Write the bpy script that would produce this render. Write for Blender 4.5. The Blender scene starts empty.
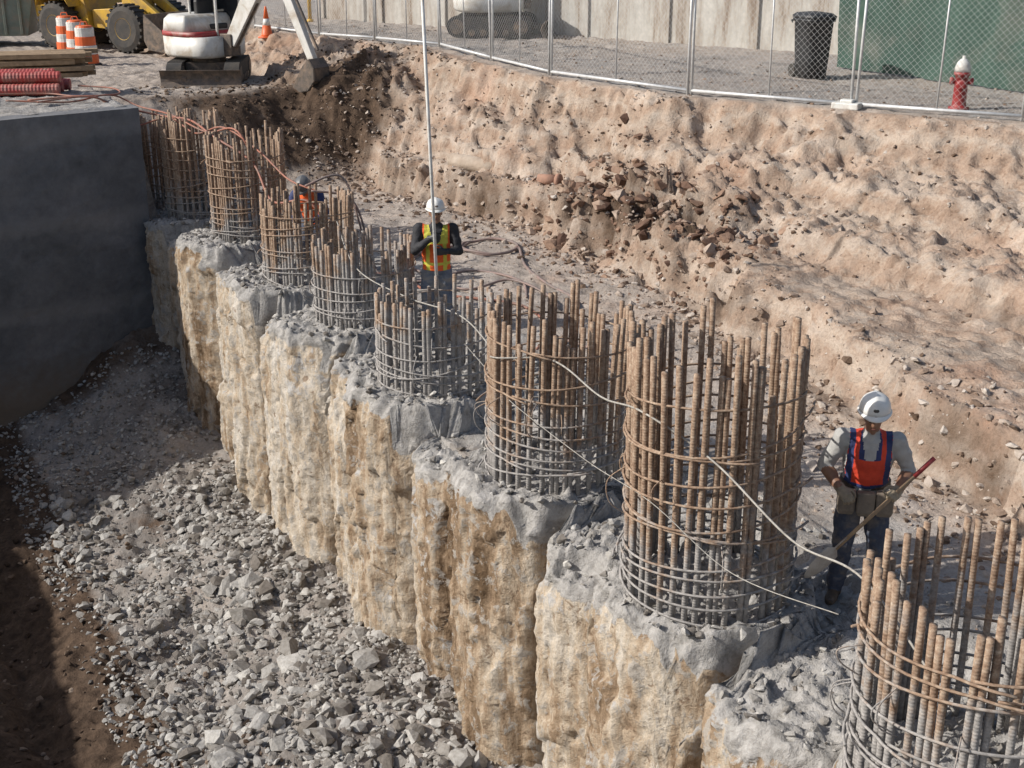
import bpy, bmesh, math, random
import numpy as np
from mathutils import Vector, Matrix, Euler
random.seed(7); R=np.random.RandomState(11)
scene=bpy.context.scene
# ------------------------------------------------------------ noise
def _h(ix,iy,s):
    n=(ix.astype(np.int64)*374761393+iy.astype(np.int64)*668265263+s*974634777)&0x7fffffff
    n=((n^(n>>13))*1274126177)&0x7fffffff
    return ((n^(n>>16))&0xffff)/65535.0
def vn(x,y,s=0):
    ix=np.floor(x);iy=np.floor(y);fx=x-ix;fy=y-iy
    fx=fx*fx*fx*(fx*(fx*6-15)+10);fy=fy*fy*fy*(fy*(fy*6-15)+10)
    a=_h(ix,iy,s);b=_h(ix+1,iy,s);c=_h(ix,iy+1,s);d=_h(ix+1,iy+1,s)
    return (a+(b-a)*fx)*(1-fy)+(c+(d-c)*fx)*fy
def fbm(x,y,o=4,s=0):
    r=0;a=.5;t=0
    for i in range(o):
        r=r+a*(vn(x,y,s+i*17)-.5)*2;t+=a;a*=.52
        x,y=(x*1.62+y*1.18)+3.1,(-x*1.18+y*1.62)+7.7
    return r/t
def ridg(x,y,o=4,s=0):
    r=0;a=.5;t=0
    for i in range(o):
        r=r+a*(1-np.abs(vn(x,y,s+i*13)-.5)*4);t+=a;a*=.5
        x,y=(x*1.62+y*1.18)+3.1,(-x*1.18+y*1.62)+7.7
    return r/t
def cell(x,y,s=0):
    x=x+.35*fbm(x*1.3,y*1.3,2,s+5);y=y+.35*fbm(x*1.3+9,y*1.3,2,s+6)
    ix=np.floor(x);iy=np.floor(y);best=np.full(np.shape(x),9.);val=np.zeros(np.shape(x))
    for a in(-1,0,1):
        for b in(-1,0,1):
            cx=ix+a;cy=iy+b;px=cx+_h(cx,cy,s);py=cy+_h(cx,cy,s+1)
            d=(x-px)**2+(y-py)**2
            v=_h(cx,cy,s+2)+(x-px)*(_h(cx,cy,s+3)-.5)*1.2+(y-py)*(_h(cx,cy,s+4)-.5)*1.2
            m=d<best;best=np.where(m,d,best);val=np.where(m,v,val)
    return val
def S(v,a,b):
    u=np.clip((v-a)/(b-a),0,1);return u*u*(3-2*u)
# ------------------------------------------------------------ mesh builder
COL=scene.collection
def mkobj(name,verts,faces,mats=(),midx=None,smooth=False,parent=None):
    me=bpy.data.meshes.new(name)
    me.from_pydata([tuple(v) for v in verts] if not isinstance(verts,np.ndarray) else verts.tolist(),[],faces if isinstance(faces,list) else faces.tolist())
    for m in mats: me.materials.append(m)
    if midx is not None: me.polygons.foreach_set('material_index',np.array(midx,dtype=np.int32))
    me.polygons.foreach_set('use_smooth',np.full(len(me.polygons),smooth))
    me.update()
    o=bpy.data.objects.new(name,me);COL.objects.link(o)
    if parent: o.parent=parent
    return o
def empty(name,loc=(0,0,0),rotz=0):
    e=bpy.data.objects.new(name,None);COL.objects.link(e);e.location=loc;e.rotation_euler=(0,0,rotz);return e
def perp(t):
    a=Vector((0,0,1)) if abs(t.z)<.9 else Vector((1,0,0))
    u=t.cross(a).normalized();return u,t.cross(u).normalized()
class MB:
    def __init__(s): s.v=[];s.f=[];s.m=[]
    def tube(s,pts,r,n=8,mi=0,closed=False,cap=True):
        pts=[Vector(p) for p in pts];N=len(pts);b=len(s.v);rr=r if isinstance(r,(list,tuple)) else [r]*N
        u=None
        for i,p in enumerate(pts):
            if closed: t=(pts[(i+1)%N]-pts[i-1])
            else: t=pts[min(i+1,N-1)]-pts[max(i-1,0)]
            t.normalize()
            if u is None: u,w=perp(t)
            else:
                u=(u-t*u.dot(t));u.normalize();w=t.cross(u)
            for k in range(n):
                a=2*math.pi*k/n
                s.v.append(p+(u*math.cos(a)+w*math.sin(a))*rr[i])
        for i in range(N if closed else N-1):
            i2=(i+1)%N
            for k in range(n):
                k2=(k+1)%n
                s.f.append((b+i*n+k,b+i*n+k2,b+i2*n+k2,b+i2*n+k));s.m.append(mi)
        if cap and not closed:
            s.f.append(tuple(b+k for k in range(n))[::-1]);s.m.append(mi)
            s.f.append(tuple(b+(N-1)*n+k for k in range(n)));s.m.append(mi)
    def rings(s,rings,mi=0,cap=True):
        b=len(s.v);n=len(rings[0])
        for r in rings: s.v+= [Vector(p) for p in r]
        for i in range(len(rings)-1):
            for k in range(n):
                k2=(k+1)%n
                s.f.append((b+i*n+k,b+i*n+k2,b+(i+1)*n+k2,b+(i+1)*n+k));s.m.append(mi)
        if cap:
            s.f.append(tuple(b+k for k in range(n))[::-1]);s.m.append(mi)
            s.f.append(tuple(b+(len(rings)-1)*n+k for k in range(n)));s.m.append(mi)
    def loft(s,secs,mi=0,n=16,side=Vector((1,0,0)),M=None):
        R_=[]
        C=[Vector(c[0]) for c in secs]
        for i,(c,a,b_) in enumerate(secs):
            t=(C[min(i+1,len(C)-1)]-C[max(i-1,0)]).normalized()
            u=(side-t*side.dot(t)).normalized();w=t.cross(u)
            R_.append([C[i]+u*math.cos(2*math.pi*k/n)*a+w*math.sin(2*math.pi*k/n)*b_ for k in range(n)])
        if M is not None: R_=[[M@p for p in r] for r in R_]
        s.rings(R_,mi)
    def ell(s,c,rad,mi=0,M=None,n=16,m=10,zmin=-1):
        c=Vector(c);Rg=[]
        for i in range(m+1):
            ph=-math.pi/2+math.pi*i/m
            z=math.sin(ph)
            if z<zmin: continue
            q=max(math.cos(ph),.02)
            Rg.append([Vector((rad[0]*q*math.cos(2*math.pi*k/n),rad[1]*q*math.sin(2*math.pi*k/n),rad[2]*z)) for k in range(n)])
        Rg=[[c+(M@p if M is not None else p) for p in r] for r in Rg]
        s.rings(Rg,mi)
    def box(s,c,sz,mi=0,rot=None):
        c=Vector(c);b=len(s.v)
        for x in(-1,1):
            for y in(-1,1):
                for z in(-1,1):
                    p=Vector((x*sz[0]/2,y*sz[1]/2,z*sz[2]/2))
                    if rot is not None:p=rot@p
                    s.v.append(c+p)
        for f in((0,1,3,2),(4,6,7,5),(0,4,5,1),(2,3,7,6),(0,2,6,4),(1,5,7,3)):
            s.f.append(tuple(b+i for i in f));s.m.append(mi)
    def beam(s,p0,p1,w0,h0,w1,h1,mi=0,side=Vector((0,1,0))):
        p0=Vector(p0);p1=Vector(p1);t=(p1-p0).normalized();u=(side-t*side.dot(t)).normalized();v=t.cross(u)
        s.rings([[p+u*a*w/2+v*c*h/2 for a,c in((-1,-1),(1,-1),(1,1),(-1,1))] for p,w,h in((p0,w0,h0),(p1,w1,h1))],mi)
    def prism(s,poly,y0,y1,mi=0,M=None):
        r0=[Vector((x,y0,z)) for x,z in poly];r1=[Vector((x,y1,z)) for x,z in poly]
        if M is not None: r0=[M@p for p in r0];r1=[M@p for p in r1]
        s.rings([r0,r1],mi)
    def lathe(s,prof,c=(0,0,0),n=20,mi=0,M=None):
        Rg=[]
        for r,z in prof:
            Rg.append([Vector((r*math.cos(2*math.pi*k/n),r*math.sin(2*math.pi*k/n),z)) for k in range(n)])
        c=Vector(c)
        Rg=[[c+(M@p if M is not None else p) for p in r] for r in Rg]
        s.rings(Rg,mi)
    def obj(s,name,mats,parent=None,smooth=False,bevel=0):
        o=mkobj(name,s.v,s.f,mats,s.m,smooth,parent)
        if bevel:
            bm=bmesh.new();bm.from_mesh(o.data);bmesh.ops.recalc_face_normals(bm,faces=bm.faces);bm.to_mesh(o.data);bm.free()
            md=o.modifiers.new('b','BEVEL');md.width=bevel;md.segments=2;md.limit_method='ANGLE'
        return o
# ------------------------------------------------------------ materials
def nm(name):
    m=bpy.data.materials.new(name);m.use_nodes=True;nt=m.node_tree;return m,nt,nt.nodes['Principled BSDF']
def nz(nt,scale,detail=5,rough=.6,vec=None,dist=0):
    n=nt.nodes.new('ShaderNodeTexNoise');n.inputs['Scale'].default_value=scale;n.inputs['Detail'].default_value=min(detail,5);n.inputs['Roughness'].default_value=rough;n.inputs['Distortion'].default_value=dist
    if vec is not None: nt.links.new(vec,n.inputs['Vector'])
    return n
def ramp(nt,fac,stops):
    r=nt.nodes.new('ShaderNodeValToRGB');e=r.color_ramp.elements
    while len(e)<len(stops): e.new(.5)
    for i,(p,c) in enumerate(stops): e[i].position=p;e[i].color=(*c,1) if len(c)==3 else c
    nt.links.new(fac,r.inputs['Fac']);return r
def mixc(nt,f,a,b,mode='MIX'):
    m=nt.nodes.new('ShaderNodeMix');m.data_type='RGBA';m.blend_type=mode
    if hasattr(f,'is_linked') : nt.links.new(f,m.inputs[0])
    else: m.inputs[0].default_value=f
    for x,i in((a,6),(b,7)):
        if isinstance(x,tuple): m.inputs[i].default_value=(*x,1)
        else: nt.links.new(x,m.inputs[i])
    return m.outputs[2]
def mth(nt,op,a,b=0.0,clamp=False):
    m=nt.nodes.new('ShaderNodeMath');m.operation=op;m.use_clamp=clamp
    for x,i in((a,0),(b,1)):
        if isinstance(x,(int,float)): m.inputs[i].default_value=x
        else: nt.links.new(x,m.inputs[i])
    return m.outputs[0]
def mrange(nt,x,a,b):
    mr=nt.nodes.new('ShaderNodeMapRange');mr.inputs[1].default_value=a;mr.inputs[2].default_value=b;nt.links.new(x,mr.inputs[0]);return mr.outputs[0]
def bump(nt,bs,h,strength,dist):
    b=nt.nodes.new('ShaderNodeBump');b.inputs['Strength'].default_value=strength;b.inputs['Distance'].default_value=dist
    nt.links.new(h,b.inputs['Height']);nt.links.new(b.outputs[0],bs.inputs['Normal'])
def pos(nt,kind='Object'):
    t=nt.nodes.new('ShaderNodeTexCoord');return t.outputs[kind]
def simple(name,c1,c2=None,scale=8,rough=.7,bst=.3,bd=.01,bsc=40,metal=0,dirt=None):
    m,nt,bs=nm(name);v=pos(nt)
    c2=c2 or tuple(x*.7 for x in c1)
    n=nz(nt,scale,6,.65,v);r=ramp(nt,n.outputs[0],[(.35,c2),(.65,c1)])
    out=r.outputs[0]
    if dirt:
        n3=nz(nt,scale*.6,8,.7,v,.5);f=ramp(nt,n3.outputs[0],[(.48,(0,0,0)),(.66,(.75,)*3)]);out=mixc(nt,f.outputs[0],out,dirt)
    nt.links.new(out,bs.inputs['Base Color']);bs.inputs['Roughness'].default_value=rough;bs.inputs['Metallic'].default_value=metal
    if bst: bump(nt,bs,nz(nt,bsc,4,.6,v).outputs[0],bst,bd)
    return m
def ground_mat():
    m,nt,bs=nm('soil');g=nt.nodes.new('ShaderNodeNewGeometry').outputs['Position']
    at=nt.nodes.new('ShaderNodeAttribute');at.attribute_name='zone'
    sp=nt.nodes.new('ShaderNodeSeparateColor');nt.links.new(at.outputs['Color'],sp.inputs[0])
    big=nz(nt,.7,6,.6,g);mid=nz(nt,4,8,.72,g,.4);fine=nz(nt,30,5,.7,g)
    dust=ramp(nt,mid.outputs[0],[(.25,(.27,.225,.19)),(.5,(.42,.37,.325)),(.75,(.53,.485,.445))]).outputs[0]
    sand=ramp(nt,mid.outputs[0],[(.28,(.18,.12,.085)),(.40,(.33,.24,.18)),(.52,(.43,.34,.27)),(.66,(.49,.425,.36)),(.82,(.56,.52,.475))]).outputs[0]
    grey=ramp(nt,mid.outputs[0],[(.3,(.22,.205,.19)),(.55,(.36,.345,.325)),(.8,(.49,.47,.445))]).outputs[0]
    brown=ramp(nt,mid.outputs[0],[(.3,(.04,.027,.019)),(.6,(.12,.082,.057)),(.8,(.23,.17,.125))]).outputs[0]
    sx=nt.nodes.new('ShaderNodeSeparateXYZ');nt.links.new(g,sx.inputs[0])
    lay=mth(nt,'SINE',mth(nt,'ADD',mth(nt,'MULTIPLY',sx.outputs[2],13.0),mth(nt,'MULTIPLY',big.outputs[0],22.0)))
    lay=mth(nt,'ADD',lay,mth(nt,'MULTIPLY',mth(nt,'SUBTRACT',mid.outputs[0],.5),5.0))
    sand=mixc(nt,mth(nt,'MULTIPLY',mrange(nt,lay,.3,1.3),.42),sand,(.28,.18,.125))
    sand=mixc(nt,mth(nt,'MULTIPLY',mrange(nt,lay,-.4,-1.3),.45),sand,(.56,.51,.45))
    red=nz(nt,.45,4,.6,g,.3)
    sand=mixc(nt,mth(nt,'MULTIPLY',mrange(nt,red.outputs[0],.56,.68),.4),sand,(.38,.215,.14))
    def soft(ch,lo=.3,hi=.7):
        a=mth(nt,'ADD',ch,mth(nt,'MULTIPLY',mth(nt,'SUBTRACT',big.outputs[0],.5),1.3))
        a=mth(nt,'ADD',a,mth(nt,'MULTIPLY',mth(nt,'SUBTRACT',mid.outputs[0],.5),.6))
        return mrange(nt,a,lo,hi)
    c=mixc(nt,soft(sp.outputs[2]),dust,sand)
    c=mixc(nt,soft(sp.outputs[1]),c,grey)
    c=mixc(nt,soft(sp.outputs[0]),c,brown)
    f=ramp(nt,fine.outputs[0],[(.3,(.74,.72,.7)),(.5,(1,1,1)),(.72,(1.16,1.16,1.16))]).outputs[0]
    c=mixc(nt,1.0,c,f,'MULTIPLY')
    b=ramp(nt,big.outputs[0],[(.35,(.8,.78,.76)),(.65,(1.06,1.06,1.06))]).outputs[0]
    c=mixc(nt,1.0,c,b,'MULTIPLY')
    nt.links.new(c,bs.inputs['Base Color']);bs.inputs['Roughness'].default_value=.95;bs.inputs['Specular IOR Level'].default_value=.15
    h=mth(nt,'ADD',mid.outputs[0],mth(nt,'MULTIPLY',fine.outputs[0],.38))
    bump(nt,bs,h,.85,.055);return m
M_soil=ground_mat()
def pile_mat():
    m,nt,bs=nm('pile_concrete');gn=nt.nodes.new('ShaderNodeNewGeometry');g=gn.outputs['Position']
    at=nt.nodes.new('ShaderNodeAttribute');at.attribute_name='pile'
    sp=nt.nodes.new('ShaderNodeSeparateColor');nt.links.new(at.outputs['Color'],sp.inputs[0])
    mp=nt.nodes.new('ShaderNodeMapping');mp.inputs['Scale'].default_value=(1,1,.14);nt.links.new(g,mp.inputs[0])
    st=nz(nt,4.2,8,.7,mp.outputs[0],.25);bl=nz(nt,1.3,5,.6,g,.4);mid=nz(nt,6,8,.72,g,.3);fine=nz(nt,34,5,.7,g)
    lev=mth(nt,'ADD',mth(nt,'ADD',mth(nt,'MULTIPLY',st.outputs[0],.65),mth(nt,'MULTIPLY',bl.outputs[0],.35)),mth(nt,'MULTIPLY',mth(nt,'SUBTRACT',sp.outputs[0],.5),.13))
    tan=ramp(nt,lev,[(.36,(.13,.085,.05)),(.43,(.28,.20,.13)),(.49,(.41,.325,.235)),(.56,(.50,.435,.35)),(.66,(.53,.495,.445))]).outputs[0]
    tan=mixc(nt,ramp(nt,mid.outputs[0],[(.54,(0,0,0)),(.59,(.85,.85,.85))]).outputs[0],tan,(.37,.34,.30))
    tan=mixc(nt,ramp(nt,mid.outputs[0],[(.35,(.8,.8,.8)),(.40,(0,0,0))]).outputs[0],tan,(.21,.145,.095))
    grey=ramp(nt,mid.outputs[0],[(.3,(.21,.20,.185)),(.48,(.35,.335,.315)),(.72,(.49,.47,.445))]).outputs[0]
    sx=nt.nodes.new('ShaderNodeSeparateXYZ');nt.links.new(gn.outputs['Normal'],sx.inputs[0])
    up=mth(nt,'ADD',sx.outputs[2],mth(nt,'MULTIPLY',mth(nt,'SUBTRACT',mid.outputs[0],.5),.8))
    band=mth(nt,'ADD',sp.outputs[2],mth(nt,'MULTIPLY',mth(nt,'SUBTRACT',mid.outputs[0],.5),1.4))
    c=mixc(nt,mth(nt,'MAXIMUM',mrange(nt,up,.55,.72),mrange(nt,band,.42,.55)),tan,grey)
    c=mixc(nt,sp.outputs[1],c,(.09,.062,.042))  # darkens the grooves between piles: dirt, plus shade painted into the colour
    c=mixc(nt,1.0,c,ramp(nt,fine.outputs[0],[(.3,(.78,.76,.73)),(.5,(1,1,1)),(.75,(1.12,1.12,1.12))]).outputs[0],'MULTIPLY')
    nt.links.new(c,bs.inputs['Base Color']);bs.inputs['Roughness'].default_value=.93;bs.inputs['Specular IOR Level'].default_value=.15
    h=mth(nt,'ADD',mth(nt,'ADD',mid.outputs[0],mth(nt,'MULTIPLY',fine.outputs[0],.3)),mth(nt,'MULTIPLY',st.outputs[0],.3))
    bump(nt,bs,h,.8,.05);return m
M_pile=pile_mat()
def rock_mat(name,cols):
    m,nt,bs=nm(name);g=nt.nodes.new('ShaderNodeNewGeometry')
    r=ramp(nt,g.outputs['Random Per Island'],cols).outputs[0]
    n=nz(nt,22,6,.7,g.outputs['Position'])
    c=mixc(nt,1.0,r,ramp(nt,n.outputs[0],[(.3,(.7,.68,.65)),(.6,(1.05,1.05,1.05))]).outputs[0],'MULTIPLY')
    nt.links.new(c,bs.inputs['Base Color']);bs.inputs['Roughness'].default_value=.95;bs.inputs['Specular IOR Level'].default_value=.15
    bump(nt,bs,n.outputs[0],.8,.02);return m
M_rub=rock_mat('broken_concrete',[(0,(.17,.15,.13)),(.25,(.28,.26,.235)),(.6,(.38,.365,.34)),(.85,(.45,.435,.41)),(1,(.55,.53,.49))])
M_clod=rock_mat('clods',[(0,(.12,.08,.055)),(.3,(.26,.19,.145)),(.65,(.40,.33,.275)),(1,(.5,.45,.4))])
M_dclod=rock_mat('dark_clods',[(0,(.05,.034,.024)),(.5,(.12,.083,.06)),(.8,(.2,.145,.105)),(1,(.3,.24,.19))])
M_oclod=rock_mat('red_brown_clods',[(0,(.10,.06,.045)),(.4,(.22,.14,.10)),(.75,(.33,.225,.165)),(1,(.44,.37,.31))])
def rebar_mat(name,lo):
    m,nt,bs=nm(name);v=pos(nt);sx=nt.nodes.new('ShaderNodeSeparateXYZ');nt.links.new(v,sx.inputs[0])
    n=nz(nt,3.5,6,.7,v);n2=nz(nt,26,5,.7,v)
    rust=ramp(nt,n2.outputs[0],[(.3,(.16,.095,.06)),(.5,(.30,.205,.14)),(.7,(.45,.36,.27))]).outputs[0]
    gr=ramp(nt,n2.outputs[0],[(.3,(.2,.19,.18)),(.55,(.35,.33,.31)),(.75,(.48,.455,.425))]).outputs[0]
    zz=mth(nt,'ADD',sx.outputs[2],mth(nt,'MULTIPLY',mth(nt,'SUBTRACT',n.outputs[0],.5),2.4))
    c=mixc(nt,mrange(nt,zz,lo-.15,lo+.25),gr,rust)
    nt.links.new(c,bs.inputs['Base Color']);bs.inputs['Roughness'].default_value=.85;bs.inputs['Metallic'].default_value=.05
    w=nt.nodes.new('ShaderNodeTexWave');w.bands_direction='Z';w.inputs['Scale'].default_value=14;w.inputs['Distortion'].default_value=.5;nt.links.new(v,w.inputs[0])
    bump(nt,bs,mth(nt,'ADD',w.outputs[1],n2.outputs[0]),.4,.004);return m
# ------------------------------------------------------------ site frame
DX,DY=-.47,.883; MX,MY=.883,.47
def W(t,w): return t*DX+(w+5.56)*MX, t*DY+(w+5.56)*MY
def TW(x,y): return x*DX+y*DY, x*MX+y*MY-5.56
cages=[ # x,y,height,radius,nbars,rust_from
 ('A',-6.35,23.8,1.6,.46,28,.3),('B',-5.5,22.4,1.7,.5,30,.35),('C',-4.2,20.5,1.62,.6,34,.35),('D',-2.9,18.05,1.2,.64,34,.4),
 ('E',-1.88,16.0,1.0,.64,34,.7),('F',-.86,13.71,1.0,.64,36,.8),('G',.42,11.23,1.58,.66,38,.55),('H',1.5,8.94,2.08,.64,38,.6),('I',2.7,6.5,1.42,.68,38,.8)]
ct=[TW(c[1],c[2]) for c in cages]
tcs=sorted([a for a,b in ct]); 
tcs=[tcs[0]-5.3,tcs[0]-2.65]+tcs
piles=[]
for i,t in enumerate(tcs):
    piles.append((t,.87+R.uniform(-.03,.03),1))
    if i<len(tcs)-1: piles.append(((t+tcs[i+1])/2+R.uniform(-.08,.08),.72+R.uniform(-.06,.05),0))
PT=np.array([p[0] for p in piles]);PR=np.array([p[1] for p in piles]);PC=np.array([p[2] for p in piles])
TC=22.6
PITW=-11.6
def wb(t): return np.interp(t,[3,7,9.3,12,15,18,22,30],[2.8,3.3,3.7,4.3,4.9,5.0,4.5,3.8])
def wt(t): return wb(t)+np.interp(t,[3,9,15,22],[2.0,1.7,.55,.3])
def wc(t): return np.interp(t,[-30,3,12.9,15.1,17.5,21,26.1,30.5,36],[30,14.1,9.1,7.95,6.6,6.0,6.2,5.1,4.2])
def upper(t,w):
    bench=-.2*S(t,20,24)+.05*fbm(t*.8,w*.8,3,3)
    r=S(t+.5*fbm(t*.6,w*.6,3,9),25.0,27.0)
    far=np.interp(t,[27,31,37,60],[1.45,1.4,1.2,1.2])
    hb=bench*(1-r)+far*r
    lz=np.interp(t,[22,27,34],[1.9,1.85,1.3])
    L=S(-w,.45,.85)*S(t,21.5,22)
    L=np.maximum(L,S(-w,8,9))
    hb=hb*(1-L)+lz*L
    jit=.55*fbm(t*.8,w*.8,4,21)+.2*fbm(t*3,w*3,4,22)
    s1=S(w+jit,wb(t)-.28,wb(t)+.05); a=wt(t);c=wc(t)
    j2=.10*fbm(t*.7,w*.4,3,23)
    u=np.clip((w+jit*.9-a)/(c-a),0,1); s2=.34*u+.20*S(u,.06+j2*.3,.14+j2*.3)+.14*S(u+j2,.40,.48)+.32*S(u,.74,1.0)
    fr=.30*s1+.70*s2
    z=hb+(2.2-hb)*fr
    uu=(u>0)*(u<1)*np.sin(np.clip(u,0,1)*math.pi)
    steep=np.clip(s1*(1-s1)*4+uu*.8+.25*s1*(w<c),0,1)
    z=z+steep*(.15*fbm(t*1.1,w*1.1,5,31)+.03*ridg(t*3.2,w*3.2,4,5)+.07*(cell(t*.8,w*1.6,201)-.5)+.07*(cell(t*3.2,w*4.2,211)-.5)+.05*(cell(t*8,w*9,215)-.5)+.03*(cell(t*17,w*18,217)-.5)+.03*fbm(t*9,w*9,3,218))
    gul=np.abs(fbm(t*1.1+w*.25,w*.25,3,77))
    z=z-.08*(1-S(gul,0,.08))*uu
    gul=np.abs(fbm(t*.35+5,w*1.5,3,78))
    z=z-.13*(1-S(gul,0,.06))*steep
    z=z+(.025+.04*s1*(w<c)+.03*(t>24))*fbm(t*4,w*4,4,41)+.014*fbm(t*13,w*13,3,43)+.03*(cell(t*6,w*6,221)-.5)*(w<c)
    k=np.exp(-((t-15.9)/2.3)**2-((w-5.2)/.8)**2); z=z+k*(.10+.22*fbm(t*2.8,w*2.8,4,51)+.38*(cell(t*2.2,w*2.2,231)-.4)+.2*(cell(t*5,w*5,233)-.4))
    k=np.exp(-((t-26.0)/.9)**2-((w-4.8)/1.0)**2); z=z+.5*k*(1+.25*fbm(t*3,w*3,3,5))
    k=np.exp(-((t-25.5)/.8)**2-((w-3.1)/1.3)**2); z=z+.4*k*(1+.25*fbm(t*3,w*3,3,6))
    return z
def floor(t,w):
    z=np.interp(t,[5,10,13,17,20,22],[-2.9,-2.95,-3.3,-3.5,-3.3,-3.1])+0*w
    z=z+.35*S(w,-3.2,-1.0)-.35*S(-w,3.0,5)
    z=z+.9*S(t,20.6,22.6)*S(w,-3.6,-1.2)
    z=z+.16*fbm(t*.9,w*.9,4,61)+.14*fbm(t*3,w*3,4,62)*S(w,-5,-3)+.03*fbm(t*10,w*10,3,63)+.04*(cell(t*8,w*8,65)-.5)
    rut=np.sin((w+.25*fbm(t*.3,w*.3,2,4))*6.2)
    z=z+.12*rut*S(-w,4.0,4.6)+.05*fbm(t*7,w*7,3,64)*S(-w,3.2,4)
    k=np.exp(-((t-9.5)/1.6)**2-((w+2.6)/1.0)**2); z=z+.35*k
    return z
def axis(lo,hi,st,far):
    a=list(np.arange(lo,hi,st));s=st;x=a[-1]
    while x<far: s*=1.45;x+=s;a.append(x)
    s=st;x=a[0];b=[]
    while x>-far: s*=1.45;x-=s;b.append(x)
    return np.array(b[::-1]+a)
ta=axis(3,37,.05,600);wa=axis(-8,12.5,.05,600)
wa=np.sort(np.concatenate([wa,[PITW-.05,PITW+.05]]))
TG,WG=np.meshgrid(ta,wa,indexing='ij')
T_=TG+.18*np.clip(WG+.75,-15,0)
pit=(WG<-.22)&(WG>PITW)&(TG<TC)&(TG>-25)
def sink(w): return .26*(1-S(w,.95,1.25))
Zu=upper(T_,WG)-sink(WG)*(TG<24.8)*(WG>-.5)
Zf=floor(T_,WG)
Z=np.where(pit,Zf,Zu)
X=T_*DX+(WG+5.56)*MX;Y=T_*DY+(WG+5.56)*MY
def gridfaces(n,m):
    i=np.arange(n-1)[:,None]*m+np.arange(m-1)[None,:]
    return np.stack([i,i+m,i+m+1,i+1],-1).reshape(-1,4)
V=np.stack([X,Y,Z],-1).reshape(-1,3)
ground=mkobj('ground',V,gridfaces(*TG.shape)[:, ::-1],[M_soil],smooth=True)
slope=S(WG,wb(T_)-.9,wb(T_)+.1)*(1-S(WG,wc(T_)-.3,wc(T_)+.3))
sand=np.clip(.75*slope+.3*S(WG,1.5,3.5)+.1,0,1)
grey=np.clip(.75*(1-S(WG,1.0,3.2))*(T_<25)+.0,0,1)
grey=np.maximum(grey,.5*S(WG,wc(T_),wc(T_)+.6))
brown=.95*np.exp(-((T_-25.8)/1.3)**2-((WG-3.6)/2.5)**2)+.3*S(T_,25,27)*(WG<5)
brown=np.maximum(brown,.75*np.exp(-((T_-15.9)/2.5)**2-((WG-5.15)/.6)**2))
brown=np.maximum(brown,.45*np.exp(-((WG-wb(T_)+.2)/.28)**2)*(T_>7))
brown=np.maximum(brown,.34*np.exp(-((WG-wt(T_)-.35)/.25)**2)*(T_>3))
brown=np.maximum(brown,.30*np.exp(-((WG-wc(T_)+.5)/.25)**2)*(T_>3))
brown=np.maximum(brown,.25*S(WG,wc(T_),wc(T_)+1.5))
pb=np.maximum(S(-WG,2.9,3.8)*1.2,S(T_,20.9,22)*S(WG,-4,-2.5)*.75)
pb=np.maximum(pb,.36*(WG>-4))
brown=np.where(pit,pb,brown);grey=np.where(pit,.8*(1-np.clip(pb,0,1))+.05,grey);sand=np.where(pit,.1,sand)
ca=ground.data.color_attributes.new('zone','FLOAT_COLOR','POINT')
ca.data.foreach_set('color',np.stack([brown,grey,sand,np.ones_like(sand)],-1).reshape(-1).astype(np.float32))
def gz(x,y):
    t,w=TW(x,y);t=np.array([t]);w=np.array([w]);return float(upper(t,w)[0])
# ------------------------------------------------------------ secant pile wall
tp=np.arange(1.5,24.7,.028)
tpj=tp+.03*fbm(tp*1.5,tp*0,2,3)
dist=np.abs(tpj[:,None]-PT[None,:])
PX=2.15
offm=PR[None,:]*np.clip(1-(dist/PR[None,:])**PX,0,None)**(1/PX)
idx=np.argmax(offm,1);so=np.sort(offm,1);off=np.maximum(so[:,-1],.12);gap=so[:,-1]-so[:,-2]
pilernd=_h(idx.astype(float),idx.astype(float)*0,5)
iscap=PC[idx]
def capmask(t,w):
    d=np.min(np.where(PC[None,None,:]==1,np.hypot(t[...,None]-PT,np.minimum(0,w[...,None])*.8+np.maximum(0,w[...,None])),9),-1)
    return 1-S(d+.03*fbm(t*5,w*5,3,8)+.05*(cell(t*7,w*7,9)-.5),.79,.82)
def ztop(t,w):
    z=upper(t,np.maximum(w,-.2))
    z=np.where(t>21.4,-.2*S(t,20,24)+.05*fbm(t*.8,w*.8,3,3),z)
    cap=capmask(t,w)
    z=z+.11*cap-.12*(1-cap)*(1-S(w,.9,1.35))
    z=z+.02*fbm(t*4,w*4,4,71)-.01+.06*(cell(t*5,w*5,301)-.5)+.045*(cell(t*13,w*13,311)-.5)+.02*(cell(t*26,w*26,321)-.5)
    z=z-.16*S(fbm(t*1.7,w*1.7,3,88),.0,.3)*(1-cap)*(1-S(w,.5,1.1))
    return z
K1=140;K2=72
T1=np.repeat(tp[:,None],K1,1)
edge=-off
zedge=ztop(tp[:,None],edge[:,None])[:,0]-.05*cell(tp*6,tp*0,15)
u=np.linspace(0,1,K1)[None,:]
Z1=-4.3+(zedge[:,None]+4.3)*u
o=off[:,None]*(1+.0*u)
ds=zedge[:,None]-Z1
seam=np.exp(-(gap[:,None]/.10)**2)
o=o-.27*seam*(.45+.9*vn(T1*0+Z1*1.3,T1*.7,7))
o=o+.03*fbm(T1*1.8,Z1*.4,3,81)+.03*fbm(T1*8,Z1*.7,4,82)+.012*fbm(T1*12,Z1*9,3,80)
o=o+.035*(cell(T1*2.2,Z1*1.0,401)-.5)+.04*(cell(T1*6.5,Z1*3.2,411)-.5)+.026*(cell(T1*15,Z1*10,421)-.5)
o=o-.07*S(fbm(T1*1.6,Z1*.7,3,84),.15,.18)
o=o-.06*(1-S(ds,0,.05))*cell(T1*8,Z1*3,85)-.06*(1-S(ds,0,.35))*cell(T1*5,Z1*5,86)
W1=-o
K=np.linspace(0,1,K2)[None,:]
ws=W1[:,-1:]+.02
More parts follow.
